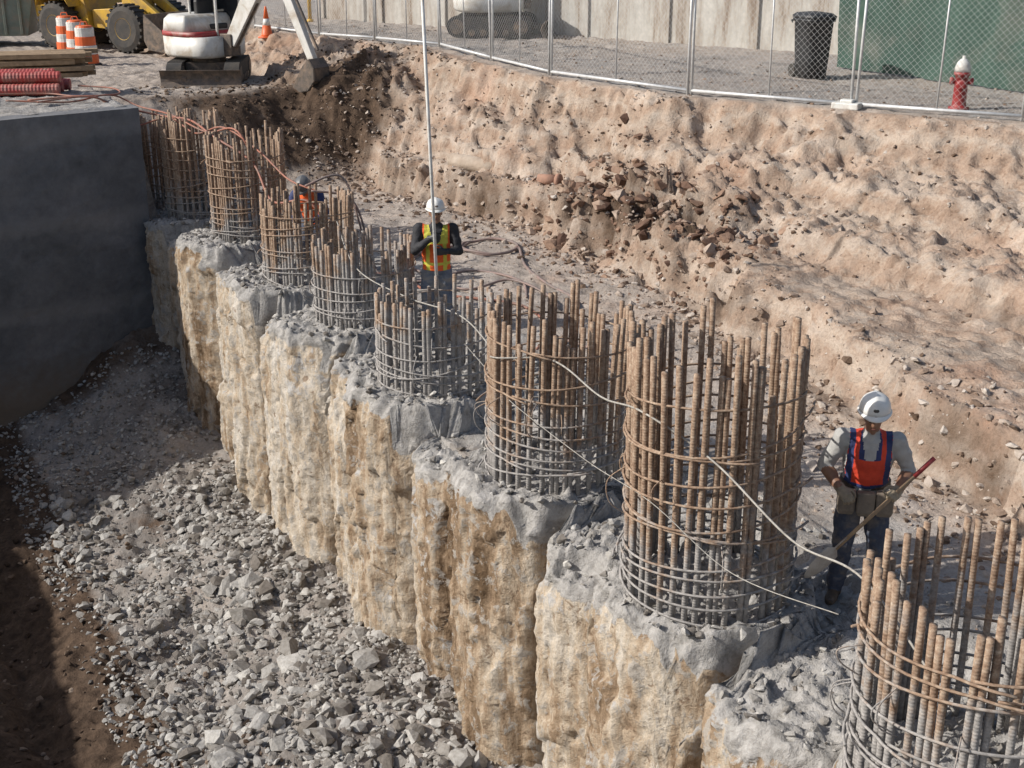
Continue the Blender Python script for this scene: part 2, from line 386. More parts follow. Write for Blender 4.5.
W2=ws+(1.55-ws)*K
T2=np.repeat(tp[:,None],K2,1)
Z2=ztop(T2,W2);
Z2=zedge[:,None]+(Z2-zedge[:,None])*S(W2-ws,-.03,.05)
Z2=Z2-.3*S(W2,1.2,1.5)
TT=np.concatenate([T1,T2],1);WW=np.concatenate([W1,W2],1);ZZ=np.concatenate([Z1,Z2],1)
V=np.stack([TT*DX+(WW+5.56)*MX,TT*DY+(WW+5.56)*MY,ZZ],-1).reshape(-1,3)
pw=mkobj('secant_pile_wall',V,gridfaces(*TT.shape),[M_pile],smooth=True)
at1=np.repeat(pilernd[:,None],K1+K2,1)
at2=np.concatenate([1.0*np.exp(-(gap[:,None]/.08)**2)*(.45+vn(Z1*2,T1*3,9))+.3*seam,np.zeros_like(T2)],1)  # groove mask for the dirt and painted-in shade
at3=np.concatenate([np.clip((1-S(ds,.05,.16))*(.5+.4*iscap[:,None])+.42*S(fbm(T1*.9,Z1*.5,3,99),.2,.45),0,1),np.ones_like(T2)],1)
ca=pw.data.color_attributes.new('pile','FLOAT_COLOR','POINT')
ca.data.foreach_set('color',np.stack([at1,np.clip(at2,0,.88),at3,at1*0+1],-1).reshape(-1).astype(np.float32))
# ------------------------------------------------------------ side retaining wall (dark shotcrete)
wl=np.arange(-12.6,-.66,.09);zl=np.arange(-4.4,1.96,.09)
WLg,ZLg=np.meshgrid(wl,zl,indexing='ij')
dt=.05*fbm(WLg*.8,ZLg*.8,4,101)+.012*fbm(WLg*5,ZLg*5,3,102)
def side(WW_,ZZ_,tt):
    T=tt+.18*np.clip(WW_+.75,-15,0);return np.stack([T*DX+(WW_+5.56)*MX,T*DY+(WW_+5.56)*MY,ZZ_],-1)
A=side(WLg,ZLg,22.42+dt);B=side(WLg,ZLg,22.85+dt*0)
n_,m_=WLg.shape
f=gridfaces(n_,m_);fb=f[:,::-1]+n_*m_
def strip(ids): 
    return [(ids[i],ids[i+1],ids[i+1]+n_*m_,ids[i]+n_*m_) for i in range(len(ids)-1)]
ff=f.tolist()+fb.tolist()+strip([i*m_+m_-1 for i in range(n_)])+strip([(n_-1)*m_+j for j in range(m_)][::-1])+strip([i*m_ for i in range(n_)][::-1])
def wallmat():
    m,nt,bs=nm('shotcrete');g=nt.nodes.new('ShaderNodeNewGeometry').outputs['Position']
    a=nz(nt,.8,7,.65,g,.3);b=nz(nt,6,6,.7,g)
    c=ramp(nt,a.outputs[0],[(.3,(.10,.105,.11)),(.55,(.155,.155,.16)),(.75,(.22,.215,.215))]).outputs[0]
    c=mixc(nt,1.0,c,ramp(nt,b.outputs[0],[(.3,(.8,.8,.8)),(.7,(1.15,1.15,1.15))]).outputs[0],'MULTIPLY')
    sx=nt.nodes.new('ShaderNodeSeparateXYZ');nt.links.new(g,sx.inputs[0])
    w=mth(nt,'SINE',mth(nt,'MULTIPLY',mth(nt,'ADD',sx.outputs[2],mth(nt,'MULTIPLY',a.outputs[0],.5)),4.2))
    c=mixc(nt,mth(nt,'MULTIPLY',mrange(nt,w,.7,1.0),.3),c,(.27,.26,.25))
    low=mrange(nt,mth(nt,'ADD',sx.outputs[2],mth(nt,'MULTIPLY',b.outputs[0],.9)),-1.6,-2.4)
    c=mixc(nt,low,c,(.16,.13,.10))
    nt.links.new(c,bs.inputs['Base Color']);bs.inputs['Roughness'].default_value=.9;bump(nt,bs,b.outputs[0],.5,.03);return m
M_shot=wallmat()
V=np.concatenate([A.reshape(-1,3),B.reshape(-1,3)])
mkobj('retaining_wall',V,[tuple(q) for q in ff],[M_shot],smooth=False)
# ------------------------------------------------------------ rocks
tmpl=[]
for i in range(20):
    bm=bmesh.new();sc=Vector((1,random.uniform(.6,.95),random.uniform(.4,.75)))
    for k in range(15):
        v=Vector((random.gauss(0,1),random.gauss(0,1),random.gauss(0,1))).normalized()*random.uniform(.8,1.05)
        bm.verts.new((v.x*sc.x,v.y*sc.y,v.z*sc.z))
    bmesh.ops.convex_hull(bm,input=bm.verts)
    bmesh.ops.delete(bm,geom=[v for v in bm.verts if not v.link_faces],context='VERTS')
    bm.verts.index_update();bm.faces.ensure_lookup_table()
    tmpl.append((np.array([v.co[:] for v in bm.verts]),np.array([[v.index for v in f.verts] for f in bm.faces])));bm.free()
def scatter(name,P,sizes,mat):
    VV=[];FF=[];b=0;n=len(P)
    for i in range(n):
        tv,tf=tmpl[R.randint(20)]
        e=Euler((R.uniform(-.6,.6),R.uniform(-.6,.6),R.uniform(0,6.28))).to_matrix()
        q=tv@np.array(e).T*sizes[i]+P[i];VV.append(q);FF.append(tf+b);b+=len(tv)
    return mkobj(name,np.concatenate(VV),np.concatenate(FF),[mat])
def pts_pit(n,tr,wr,smin,smax,pw=3,thr=None):
    t=R.uniform(*tr,n);w=R.uniform(*wr,n)
    if thr is not None:
        ok=fbm(t*.8,w*.8,3,505)+.9*R.rand(n)>thr;t=t[ok];w=w[ok];n=len(t)
    s=smin+(smax-smin)*R.rand(n)**pw
    z=floor(t,w)+s*.2
    x,y=W(t,w);return np.stack([x,y,z],-1),s
Ps=[];Ss=[]
for a in (pts_pit(12500,(8.5,22),(-3.8,-.6),.012,.06,2.0,.1),pts_pit(4600,(8,18),(-3.6,-.6),.02,.10,2.6,.15),pts_pit(760,(8,19),(-3.5,-.8),.06,.15,2.4,.15),pts_pit(55,(8.3,15),(-3.2,-1.0),.13,.23,1.5)):
    Ps.append(a[0]);Ss.append(a[1])
scatter('rubble_pile',np.concatenate(Ps),np.concatenate(Ss),M_rub)
a=pts_pit(2200,(7,21),(-8,-2.6),.015,.07,2.5)
scatter('loose_soil',a[0],a[1],M_dclod)
def pts_up(n,tr,wf,smin,smax,pw=3):
    t=R.uniform(*tr,n);w=wf(t,n);s=smin+(smax-smin)*R.rand(n)**pw
    z=upper(t,w)+s*.1;x,y=W(t,w);return np.stack([x,y,z],-1),s
Ps=[];Ss=[]
for a in (pts_up(2600,(5,25),lambda t,n:R.uniform(1.3,4.5,n),.01,.04,3),
          pts_up(3600,(6,26),lambda t,n:wb(t)+R.normal(-.35,.45,n),.015,.09,3.5),
          pts_up(3600,(8,30),lambda t,n:R.uniform(wt(t),wc(t)),.01,.06,3.5),
          pts_up(1400,(10,34),lambda t,n:wc(t)+R.uniform(.2,5,n),.012,.05,3)):
    Ps.append(a[0]);Ss.append(a[1])
scatter('soil_clods',np.concatenate(Ps),np.concatenate(Ss),M_clod)
Ps=[];Ss=[]
for a in (pts_up(420,(13.4,18.4),lambda t,n:5.15+R.normal(0,.4,n),.04,.19,2.2),pts_up(1100,(13,19),lambda t,n:5.0+R.normal(0,.5,n),.015,.06,2.5)):
    Ps.append(a[0]);Ss.append(a[1])
scatter('broken_soil_outcrop',np.concatenate(Ps),np.concatenate(Ss),M_oclod)
a=pts_up(1400,(24.4,29),lambda t,n:R.uniform(.5,6.0,n),.015,.07,2.5)
scatter('dirt_mound_clods',a[0],a[1],M_dclod)
n=7000;t=R.uniform(4.5,24.4,n);w=R.uniform(-.8,1.6,n)
ofp=np.interp(t,tp,off);ok=w>-ofp+.10;t=t[ok];w=w[ok];s=.008+.055*R.rand(len(t))**3
z=np.where(w<1.2,ztop(t[:,None],w[:,None])[:,0],upper(t,w))+s*.2
x,y=W(t,w);scatter('concrete_chips',np.stack([x,y,z],-1),s,M_rub)
# ------------------------------------------------------------ rebar cages
def curve_pts(P,n=10):
    P=[Vector(p) for p in P];out=[]
    for i in range(len(P)-1):
        p0=P[max(i-1,0)];p1=P[i];p2=P[i+1];p3=P[min(i+2,len(P)-1)]
        for k in range(n):
            u=k/n;out.append(.5*((2*p1)+(-p0+p2)*u+(2*p0-5*p1+4*p2-p3)*u*u+(-p0+3*p1-3*p2+p3)*u**3))
    out.append(P[-1]);return out
def cage(c):
    nme,cx,cy,h,r,nb,lo=c
    t,w=TW(cx,cy);z0=float(ztop(np.array([[t]]),np.array([[w]]))[0,0])
    e=empty('rebar_cage',(cx,cy,z0))
    m=rebar_mat('rebar_'+nme,lo)
    b=MB()
    lean=Vector((R.normal(0,.008),R.normal(0,.008)))
    for i in range(nb):
        a=2*math.pi*i/nb+R.normal(0,.03)
        hh=h*(1+R.normal(0,.03)) - (R.rand()<.18)*R.uniform(.05,.25)
        br=.0235
        dx,dy=R.normal(0,.007),R.normal(0,.007)
        if R.rand()<.12: dx*=3;dy*=3
        rr=r-.02+R.normal(0,.008)
        def bar(a):
            return [(rr*math.cos(a)+(dx+lean.x)*q*q*h,rr*math.sin(a)+(dy+lean.y)*q*q*h,-.2+(hh+.2)*q) for q in (0,.3,.6,.85,1)]
        b.tube(bar(a),br,8)
        if R.rand()<.35:
            a2=a+.068;hh*=R.uniform(.96,1.0);b.tube(bar(a2),br,8)
    b.obj('vertical_bars',[m],e,True)
    b=MB();z=.05;top=h*(.60 if nme=='H' else .74 if nme=='G' else .82)
    zs=[]
    while z<top: zs.append(z);z+=(.10 if z<h*.3 else .15)*R.uniform(.75,1.25)
    if nme=='H': zs+=[1.40,1.48,1.72]
    if nme=='G': zs+=[1.32]
    for z in zs:
        tx,ty=R.normal(0,.022),R.normal(0,.022);r2=r+.014+R.normal(0,.006);a0=R.uniform(0,6.28)
        pts=[];n=44
        for k in range(n+3):
            a=a0+2*math.pi*k/n;rk=r2+.006*math.sin(3*a+a0)+(.03*(k-n+1) if k>n-1 else 0)
            x,y=rk*math.cos(a),rk*math.sin(a);pts.append((x+lean.x*z*.5,y+lean.y*z*.5,z+tx*x*3+ty*y*3+.004*math.sin(5*a)))
        b.tube(pts,.0095,6)
    if nme in 'HGIFE':
        for k in range(6):
            a=math.pi*1.2+R.uniform(-1.4,1.2);p=Vector((r*math.cos(a),r*math.sin(a),h*R.uniform(.3,.7)));o_=Vector((math.cos(a),math.sin(a),0));q=p+o_*.12+Vector((0,0,-.12-.06*k*R.rand()))
            b.tube(curve_pts([p,(p+q)/2+o_*.08+Vector((0,0,.03)),q,q-o_*.1+Vector((.05,.03,-.12))],5),.005,5)
    b.obj('hoop_ties',[m],e,True)
    return e
for c in cages: cage(c)
# ------------------------------------------------------------ ropes & hoses
M_rope=simple('rope',(.42,.40,.36),(.25,.23,.2),20)
M_hose=simple('hose_orange',(.36,.13,.08),(.22,.13,.1),3,.6)
M_hose2=simple('hose_grey',(.3,.2,.17),(.16,.14,.13),3,.6)
b=MB();b.tube(curve_pts([(-2.4,17.5,1.0),(-1.9,15.4,.9),(-1.2,14.3,.85),(-.55,13.1,1.0),(-.2,12.0,1.0),(-.16,10.85,1.3),(.35,10.53,1.38),(.7,9.6,1.4),(.93,8.62,1.65),(1.4,8.25,1.42),(1.8,7.5,1.2),(2.12,6.93,1.22),(2.35,5.9,1.0)]),.008,6)
b.tube(curve_pts([(-.5,13.05,.7),(-.1,11.6,.75),(.0,10.65,.95),(.6,9.6,.85),(1.0,8.5,1.0),(1.5,7.9,.75),(2.0,7.0,.95)]),.004,5)
b.obj('safety_rope',[M_rope],None,True)
def gp(x,y,dz=.03): return (x,y,gz(x,y)+dz)
b=MB();b.tube(curve_pts([(-8.3,22.6,1.95),(-7.3,22.7,2.0),(-6.9,23.0,1.8),(-6.2,23.2,1.6),(-5.4,22.0,1.7),(-4.7,20.6,1.65),(-4.0,20.0,1.35),(-3.6,19.3,.9),(-3.0,19.0,.95),(-2.6,18.8,.35),gp(-2.3,18.4),gp(-1.6,18.3),gp(-1.1,17.3),gp(.1,16.7),gp(.5,15.5),gp(.3,14.8)]),.019,7)
b.obj('air_hose',[M_hose],None,True)
b=MB()
lp=[gp(-1.7,19.2),gp(-1.0,19.9)]+[gp(-.35+.42*math.cos(a)*(1+.05*a/6),20.0+.5*math.sin(a),.045) for a in np.linspace(2.5,12.4,16)]+[gp(.2,18.9),gp(.5,17.8),gp(.9,17.0),gp(.7,16.0)]
b.tube(curve_pts(lp,5),.022,7);b.tube(curve_pts([(-3.0,18.7,1.25),(-2.5,18.9,1.35),(-2.25,18.8,.7),gp(-2.1,18.7),gp(-1.5,19.3),gp(-1.3,20.5)]),.018,6)
b.tube(curve_pts([(-2.9,18.6,1.2),(-2.3,18.7,1.0),gp(-1.95,18.4),gp(-1.3,18.0),gp(-.6,18.5),gp(.1,18.0),gp(.2,17.0)]),.018,6)
b.tube(curve_pts([gp(-1.6,18.9,.04),gp(-.7,17.6,.04),gp(.0,17.9,.04),gp(.6,16.8,.04),gp(.4,15.6,.04),gp(1.0,14.6,.04),gp(1.3,13.5,.04)]),.018,6)
b.obj('air_hose',[M_hose2],None,True)
b=MB();b.tube(curve_pts([(-8.6,22.4,1.97),(-7.6,22.6,1.92),(-7.1,23.3,1.95),(-6.6,23.3,1.75),(-5.8,22.3,1.75),(-5.0,21.4,1.6),(-4.3,20.5,1.75),(-3.9,20.4,.9),gp(-3.4,20.4)]),.016,6)
b.tube(curve_pts([(-8.0,22.2,1.97),(-7.2,22.9,1.95),(-6.7,22.6,1.5),(-6.0,22.9,1.6),(-5.3,21.9,1.5),(-4.6,20.9,1.75),(-3.9,20.1,1.5),(-3.3,19.0,1.3),(-2.9,18.7,1.2)]),.015,6)
b.tube(curve_pts([(-9.0,23.0,2.0),(-8.2,23.3,1.97),(-7.6,23.0,1.97),(-7.0,23.4,1.95),(-7.3,24.2,1.95),(-8.0,24.4,1.97)]),.015,6)
b.obj('air_hose',[M_hose],None,True)
# ------------------------------------------------------------ fence
M_galv=simple('galvanised',(.66,.67,.67),(.5,.51,.51),10,.45,.1,metal=.2)
M_wire=simple('fence_wire',(.45,.46,.46),(.35,.35,.35),10,.5,0,metal=.2)
M_white=simple('white_paint',(.72,.72,.69),(.58,.58,.55),6,.5,.1,dirt=(.4,.35,.3))
FP=[(12.2,15.1),(9.7,16.8),(7.23,18.5),(5.16,19.9),(2.87,21.4),(.69,24.1),(-.4,26.4),(-1.54,28.7),(-3.1,30.4),(-4.6,32.1),(-6.6,34.4)]
FH=2.15
for i in range(len(FP)-1):
    a=Vector((*FP[i],gz(*FP[i])+.07));c=Vector((*FP[i+1],gz(*FP[i+1])+.07))
    e=empty('chain_link_fence_panel',a);d=c-a;a=Vector((0,0,0));dn=d.normalized();a=dn*.04;c=d-dn*.04
    up=Vector((R.normal(0,.025),R.normal(0,.02),1))
    b=MB();H=up*FH
    b.tube([a-up*.07,a+H],.023,8);b.tube([c-up*.07,c+H],.023,8)
    b.tube([a,c],.026,8);b.tube([a+H,c+H],.021,8)
    md=(a+c)/2;b.tube([md,md+H],.014,6)
    b.obj('frame',[M_galv],e,True)
    b=MB();L=(c-a).length;sp=.068
    for sg in(1,-1):
        k=-FH
        while k<L+FH:
            x0,z0,x1,z1=(k,0,k+FH,FH) if sg==1 else (k,FH,k+FH,0)
            u0=max(0,(0-x0)/FH);u1=min(1,(L-x0)/FH)
            if u1>u0:
                p=a+(c-a)*((x0+FH*u0)/L)+up*(z0+(z1-z0)*u0);q=a+(c-a)*((x0+FH*u1)/L)+up*(z0+(z1-z0)*u1)
                b.tube([p,q],.0019,3,cap=False)
            k+=sp*1.414
    b.obj('wire_mesh',[M_wire],e)
    if i==3:
        b=MB();RZ=Matrix.Rotation(math.atan2(d.y,d.x),3,'Z');b.box((-.1,-.02,-.02),(.42,.25,.10),0,RZ);b.box((-.1,-.02,.05),(.2,.14,.05),0,RZ)
        b.obj('foot_block',[M_white],e,bevel=.02)
M_green=simple('green_screen',(.045,.09,.07),(.028,.062,.047),1.5,.85,.4,.02,6,dirt=(.12,.13,.11))
def sheet(name,pts,h,z0,mat,amp=.05,thick=.02,nh=24,parent=None):
    vs=[];fs=[];P=[]
    for i in range(len(pts)-1):
        a=Vector(pts[i]);b_=Vector(pts[i+1]);n=max(2,int((b_-a).length/.1))
        for k in range(n+(i==len(pts)-2)):P.append((a+(b_-a)*k/n,(b_-a).normalized()))
    n=len(P)
    ii,jj=np.meshgrid(np.arange(n),np.arange(nh+1),indexing='ij')
    oo=amp*fbm(ii*.22,jj*.06,4,5)+amp*.4*fbm(ii*.07+jj*.05,jj*.02,2,8)
    for s in(0,1):
        for i,(p,d) in enumerate(P):
            q=Vector((-d.y,d.x))
            for j in range(nh+1):
                o=oo[i,j]+s*thick
                vs.append((p.x+q.x*o,p.y+q.y*o,z0+h*j/nh))
    g=gridfaces(n,nh+1).tolist();N=n*(nh+1)
    fs=g+[[v+N for v in f[::-1]] for f in g]
    fs+=[(i*(nh+1)+nh,(i+1)*(nh+1)+nh,(i+1)*(nh+1)+nh+N,i*(nh+1)+nh+N) for i in range(n-1)]
    return mkobj(name,vs,fs,[mat],smooth=True,parent=parent)
ge=empty('green_screen_fence')
sheet('screen_fabric',[(12.2,16.6),(8.6,21.3),(6.1,25.2)],2.6,2.22,M_green,.16,parent=ge)
b=MB()
for x,y in((12.25,16.7),(10.45,19.05),(8.68,21.4),(7.43,23.35),(6.2,25.3)): b.tube([(x+.16,y+.12,2.1),(x+.16,y+.12,4.95)],.03,8)
b.obj('posts',[M_galv],ge,True)
def cwall():
    m,nt,bs=nm('wall_concrete');g=nt.nodes.new('ShaderNodeNewGeometry').outputs['Position']
    mp=nt.nodes.new('ShaderNodeMapping');mp.inputs['Scale'].default_value=(1,1,.13);nt.links.new(g,mp.inputs[0])
    a=nz(nt,2.2,7,.75,mp.outputs[0],.3);b_=nz(nt,8,6,.7,g)
    c=ramp(nt,a.outputs[0],[(.36,(.2,.15,.11)),(.44,(.35,.31,.265)),(.56,(.45,.43,.39)),(.75,(.53,.51,.47))]).outputs[0]
    c=mixc(nt,1.0,c,ramp(nt,b_.outputs[0],[(.3,(.85,.85,.85)),(.7,(1.08,1.08,1.08))]).outputs[0],'MULTIPLY')
    nt.links.new(c,bs.inputs['Base Color']);bs.inputs['Roughness'].default_value=.9;bump(nt,bs,b_.outputs[0],.4,.02);return m
M_cw=cwall()
wa0=Vector((7.0,27.6,0));wa1=Vector((-5.2,37.4,0));dd=(wa1-wa0);ang=math.atan2(dd.y,dd.x);L=dd.length;RM=Matrix.Rotation(ang,3,'Z')
b=MB();np_=7
for i in range(np_):
    c=wa0+dd*((i+.5)/np_);b.box((c.x,c.y,2.1+1.5),(L/np_-.025,.22,3.2),0,RM)
for i in range(np_+1):
    c=wa0+dd*(i/np_);b.box((c.x,c.y,2.1+1.53),(.30,.34,3.3),0,RM)
b.obj('concrete_boundary_wall',[M_cw],bevel=.015)
# ------------------------------------------------------------ bin, hydrant, cone, drums
M_black=simple('black_plastic',(.03,.032,.034),(.02,.02,.022),5,.5,.1)
M_rub2=simple('rubber',(.035,.035,.035),(.07,.06,.05),4,.85,.3)
M_red=simple('red_paint',(.36,.035,.035),(.25,.03,.03),6,.5,.1,dirt=(.3,.2,.17))
M_orange=simple('orange_plastic',(.75,.14,.03),(.6,.11,.03),5,.5,.1)
M_yel=simple('yellow_paint',(.62,.38,.04),(.5,.3,.04),4,.5,.1,dirt=(.25,.17,.1))
M_mach=simple('machine_white',(.66,.65,.62),(.55,.54,.5),4,.45,.1,dirt=(.35,.28,.2))
M_steel=simple('dark_steel',(.16,.13,.11),(.08,.07,.06),8,.6,.3,metal=.3,dirt=(.28,.2,.14))
M_glass=simple('dark_glass',(.03,.035,.04),(.02,.02,.025),4,.12,0)
M_wood=simple('wood',(.4,.28,.17),(.25,.17,.1),10,.8)
def at(x,y): return (x,y,gz(x,y))
e=empty('trash_bin',at(5.3,23.6),.3)
b=MB()
def rr(cx,sx,sy,z,n=24,p=4):
    out=[]
    for k in range(n):
        a=2*math.pi*k/n;c,s=math.cos(a),math.sin(a);out.append(Vector((math.copysign(abs(c)**(2/p),c)*sx,math.copysign(abs(s)**(2/p),s)*sy,z)))
    return out
b.rings([rr(0,.22,.26,.04),rr(0,.24,.29,.4),rr(0,.27,.33,.98),rr(0,.30,.36,1.0),rr(0,.30,.36,1.04)])
b.obj('body',[M_black],e,True)
b=MB();b.rings([rr(0,.30,.37,1.045),rr(0,.31,.38,1.08),rr(0,.25,.31,1.13),rr(0,.1,.12,1.15)]);b.obj('lid',[M_black],e,True)
b=MB();
for s in(-.2,.2): b.lathe([(.02,-.03),(.12,-.03),(.12,.03),(.02,.03)],(s,.28,.12),16,0,Matrix.Rotation(math.pi/2,3,'Y'))
b.tube([(-.22,.36,.95),(-.22,.42,.98),(.22,.42,.98),(.22,.36,.95)],.014);b.obj('wheels_and_handle',[M_rub2],e)
e=empty('fire_hydrant',at(6.7,19.75),-.3)
b=MB();b.lathe([(.15,0),(.15,.04),(.11,.05),(.10,.08),(.095,.5),(.12,.51),(.12,.55),(.10,.56)],n=20);
b.lathe([(.03,-.17),(.055,-.17),(.055,-.12),(.04,-.11),(.04,.11),(.055,.12),(.055,.17),(.03,.17)],(0,0,.42),12,0,Matrix.Rotation(math.pi/2,3,'Y'))
b.lathe([(.02,.0),(.06,.0),(.06,.1),(.075,.1),(.075,.17),(.03,.17)],(0,0,.38),14,0,Matrix.Rotation(math.pi/2,3,'X'))
b.obj('barrel',[M_red],e,True)
b=MB();b.lathe([(.115,.56),(.115,.62),(.09,.69),(.05,.74),(.025,.745),(.025,.79),(.005,.79)],n=18);b.obj('bonnet',[M_white],e,True)
def cone(x,y):
    e=empty('traffic_cone',at(x,y));b=MB();b.box((0,0,.02),(.38,.38,.04),0);b.lathe([(.15,.04),(.135,.08),(.1,.3)],n=20);b.lathe([(.1,.3),(.07,.46)],n=20,mi=1);b.lathe([(.07,.46),(.025,.74),(.02,.75)],n=20);b.obj('cone_body',[M_orange,M_white],e,True)
cone(-6.1,33.4)
def drum(x,y):
    e=empty('traffic_drum',at(x,y));b=MB();b.lathe([(.36,0),(.36,.07),(.3,.09)],n=20,mi=2)
    z=.09;r=.29
    for k in range(4):
        b.lathe([(r,z),(r,z+.21),(r-.012,z+.215),(r-.012,z+.225)],n=20,mi=k%2);z+=.22;r-=.018
    b.lathe([(r,z),(r-.03,z+.05),(.03,z+.06)],n=20,mi=0);b.tube([(-.1,0,z+.05),(-.07,0,z+.14),(.07,0,z+.14),(.1,0,z+.05)],.015)
    b.obj('drum_body',[M_orange,M_white,M_rub2],e)
drum(-10.9,34.2);drum(-12.7,38.2);drum(-11.9,36.6)
e=empty('corrugated_pipe_stack',(-9.1,23.9,1.9),.12);b=MB()
M_pipe=simple('red_pipe',(.42,.06,.05),(.3,.05,.045),5,.55,.1,dirt=(.3,.2,.16))
for k,(y,z) in enumerate([(-.36,.1),(-.12,.1),(.12,.1),(.36,.1),(-.24,.3),(0,.3),(.24,.3)]):
    n=90;xo=R.uniform(-.15,.15)
    pts=[(-1.9+xo+2.8*i/n,y,z) for i in range(n+1)];b.tube(pts,[.1+.008*(i%2) for i in range(n+1)],12)
b.obj('pipes',[M_pipe],e)
e=empty('lumber_stack',(-9.7,27.2,1.8),.3);b=MB()
for l in range(4):
    for k in range(5):
        b.box((R.uniform(-.15,.15),-.4+.2*k,.06+.13*l),(2.0+R.uniform(-.3,.2),.15,.09),0,Matrix.Rotation(R.normal(0,.05),3,'Z'))
b.obj('boards',[M_wood],e,bevel=.005)
e=empty('pallet',at(-11.4,29.5),-.2);b=MB()
for k in range(7): b.box((-.54+.18*k,0,.13),(.12,1.0,.025))
for k in(-.45,0,.45): b.box((0,k,.06),(1.2,.1,.1))
b.obj('slats',[M_wood],e)
# ------------------------------------------------------------ excavators
def excavator(loc,yaw,hyaw,armpts,name='mini_excavator',accent=M_red,s=1.0,dz=0):
    e=empty(name,loc,yaw);e.scale=(s,s,s)
    b=MB()
    for sg in(-1,1):
        x=sg*.62
        n=28;hl=.75;r=.24
        prof=[]
        for k in range(n//2+1):
            a=-math.pi/2+math.pi*k/(n//2);prof.append((hl+r*math.cos(a),r+.02+r*math.sin(a)))
        for k in range(n//2+1):
            a=math.pi/2+math.pi*k/(n//2);prof.append((-hl+r*math.cos(a),r+.02+r*math.sin(a)))
        b.rings([[Vector((x-.16,p[0],p[1])) for p in prof],[Vector((x+.16,p[0],p[1])) for p in prof]])
        for i in range(0,12):
            yy=-.7+i*.127
            for zz in(.012,.50): b.box((x,yy,zz),(.33,.05,.03))
        for yy in(-.75,.75): b.lathe([(.02,-.18),(.17,-.18),(.17,.18),(.02,.18)],(x,yy,.26),14,1,Matrix.Rotation(math.pi/2,3,'Y'))
        for yy in(-.4,-.13,.13,.4): b.lathe([(.02,-.175),(.08,-.175),(.08,.175),(.02,.175)],(x,yy,.13),10,1,Matrix.Rotation(math.pi/2,3,'Y'))
    b.obj('tracks',[M_rub2,M_steel],e)
    b=MB();b.box((0,0,.34),(.9,.9,.26));b.lathe([(.38,.45),(.38,.56)],n=20)
    pr=[]
    for k in range(7):
        z=.02+.38*k/6;pr.append((-1.36+.10*(1-(2*k/6-1)**2),z))
    b.rings([[Vector((x,p[0],p[1])) for p in pr]+[Vector((x,p[0]+.04,p[1])) for p in pr[::-1]] for x in(-.86,.86)])
    for sg in(-.35,.35): b.beam((sg,-.4,.3),(sg,-1.28,.2),.1,.12,.1,.1)
    b.obj('blade_and_undercarriage',[M_steel],e,bevel=.01)
    h=empty('house',(0,0,0),hyaw);h.parent=e
    b=MB()
    def ring(z,sx0,sx1,sy,n=28):
        out=[]
        for k in range(n):
            a=2*math.pi*k/n;c,s_=math.cos(a),math.sin(a)
            x=math.copysign(abs(c)**.55,c)*(sx1 if c>0 else sx0)
            out.append(Vector((x,math.copysign(abs(s_)**.5,s_)*sy,z)))
        return out
    b.rings([ring(.58,.85,.62,.68),ring(.64,.9,.66,.72),ring(1.02,.92,.66,.72)],0)
    b.rings([ring(1.02,.93,.45,.73),ring(1.12,.93,.42,.73)],1)
    b.rings([ring(1.12,.91,.2,.71),ring(1.36,.88,.1,.68),ring(1.46,.78,.0,.6)],0)
    b.obj('body',[M_mach,accent],h,True)
    b=MB();b.box((-.05,.2,1.2),(.5,.5,.12));b.box((-.28,.2,1.5),(.12,.48,.5));b.obj('seat',[M_black],h,bevel=.03)
    b=MB()
    for x,y in((-.42,-.08),(-.42,.62),(.42,-.08),(.42,.62)): b.tube([(x,y,.95),(x*1.0,y,2.4)],.03)
    b.obj('canopy_posts',[M_mach],h)
    b=MB();b.box((0,.27,2.44),(1.15,.95,.09));b.obj('canopy_roof',[M_mach],h,bevel=.03)
    b=MB();b.box((.02,.64,1.75),(.78,.012,1.1));b.box((-.44,.27,1.9),(.012,.66,.8));b.obj('cab_glass',[M_glass],h)
    b=MB()
    A=[Vector((p[0],0,p[1])) for p in armpts]
    b.box((.72,0,.85),(.34,.28,.46),1);
    b.beam(A[0],A[1],.2,.3,.2,.42);b.beam(A[1],A[2],.2,.42,.17,.26)
    q=A[2]+(A[2]-A[3]).normalized()*.3;b.beam(q,A[3],.16,.24,.13,.17)
    b.tube([(A[0].x+.1,0,A[0].z-.1),A[0].lerp(A[1],.75)+Vector((.2,0,-.04))],.045,8,1)
    b.tube([A[0].lerp(A[1],.9)+Vector((0,0,.29)),q],.04,8,1)
    b.tube([A[2].lerp(A[3],.1)+Vector((.17,0,.05)),A[3]+Vector((.14,0,.25))],.035,8,1)
    b.obj('boom_and_stick',[M_mach,M_steel],h,bevel=.012)
    b=MB();c=A[3];pr=[(c.x+.06,c.z+.08),(c.x+.2,c.z-.1),(c.x+.2,c.z-.35),(c.x+.02,c.z-.55),(c.x-.22,c.z-.6),(c.x-.42,c.z-.5),(c.x-.1,c.z-.06)]
    b.prism(pr,-.24,-.21);b.prism(pr,.21,.24)
    for i in range(5):
        p0,p1=pr[i],pr[i+1];b.beam((p0[0],0,p0[1]),(p1[0],0,p1[1]),.46,.03,.46,.03)
    for k in range(4): b.beam((c.x-.38,-.16+.107*k,c.z-.5),(c.x-.52,-.16+.107*k,c.z-.46),.05,.04,.02,.02)
    b.obj('bucket',[M_steel],h)
    return e
excavator((-6.75,29.7,gz(-6.75,29.7)+.02),.06,-.06-.62,[(.8,.9),(1.65,2.1),(2.5,2.05),(3.2,.62)])
excavator((-.45,32.0,2.2),1.45,-1.2,[(.8,.85),(1.5,2.4),(2.2,2.5),(2.75,.9)])
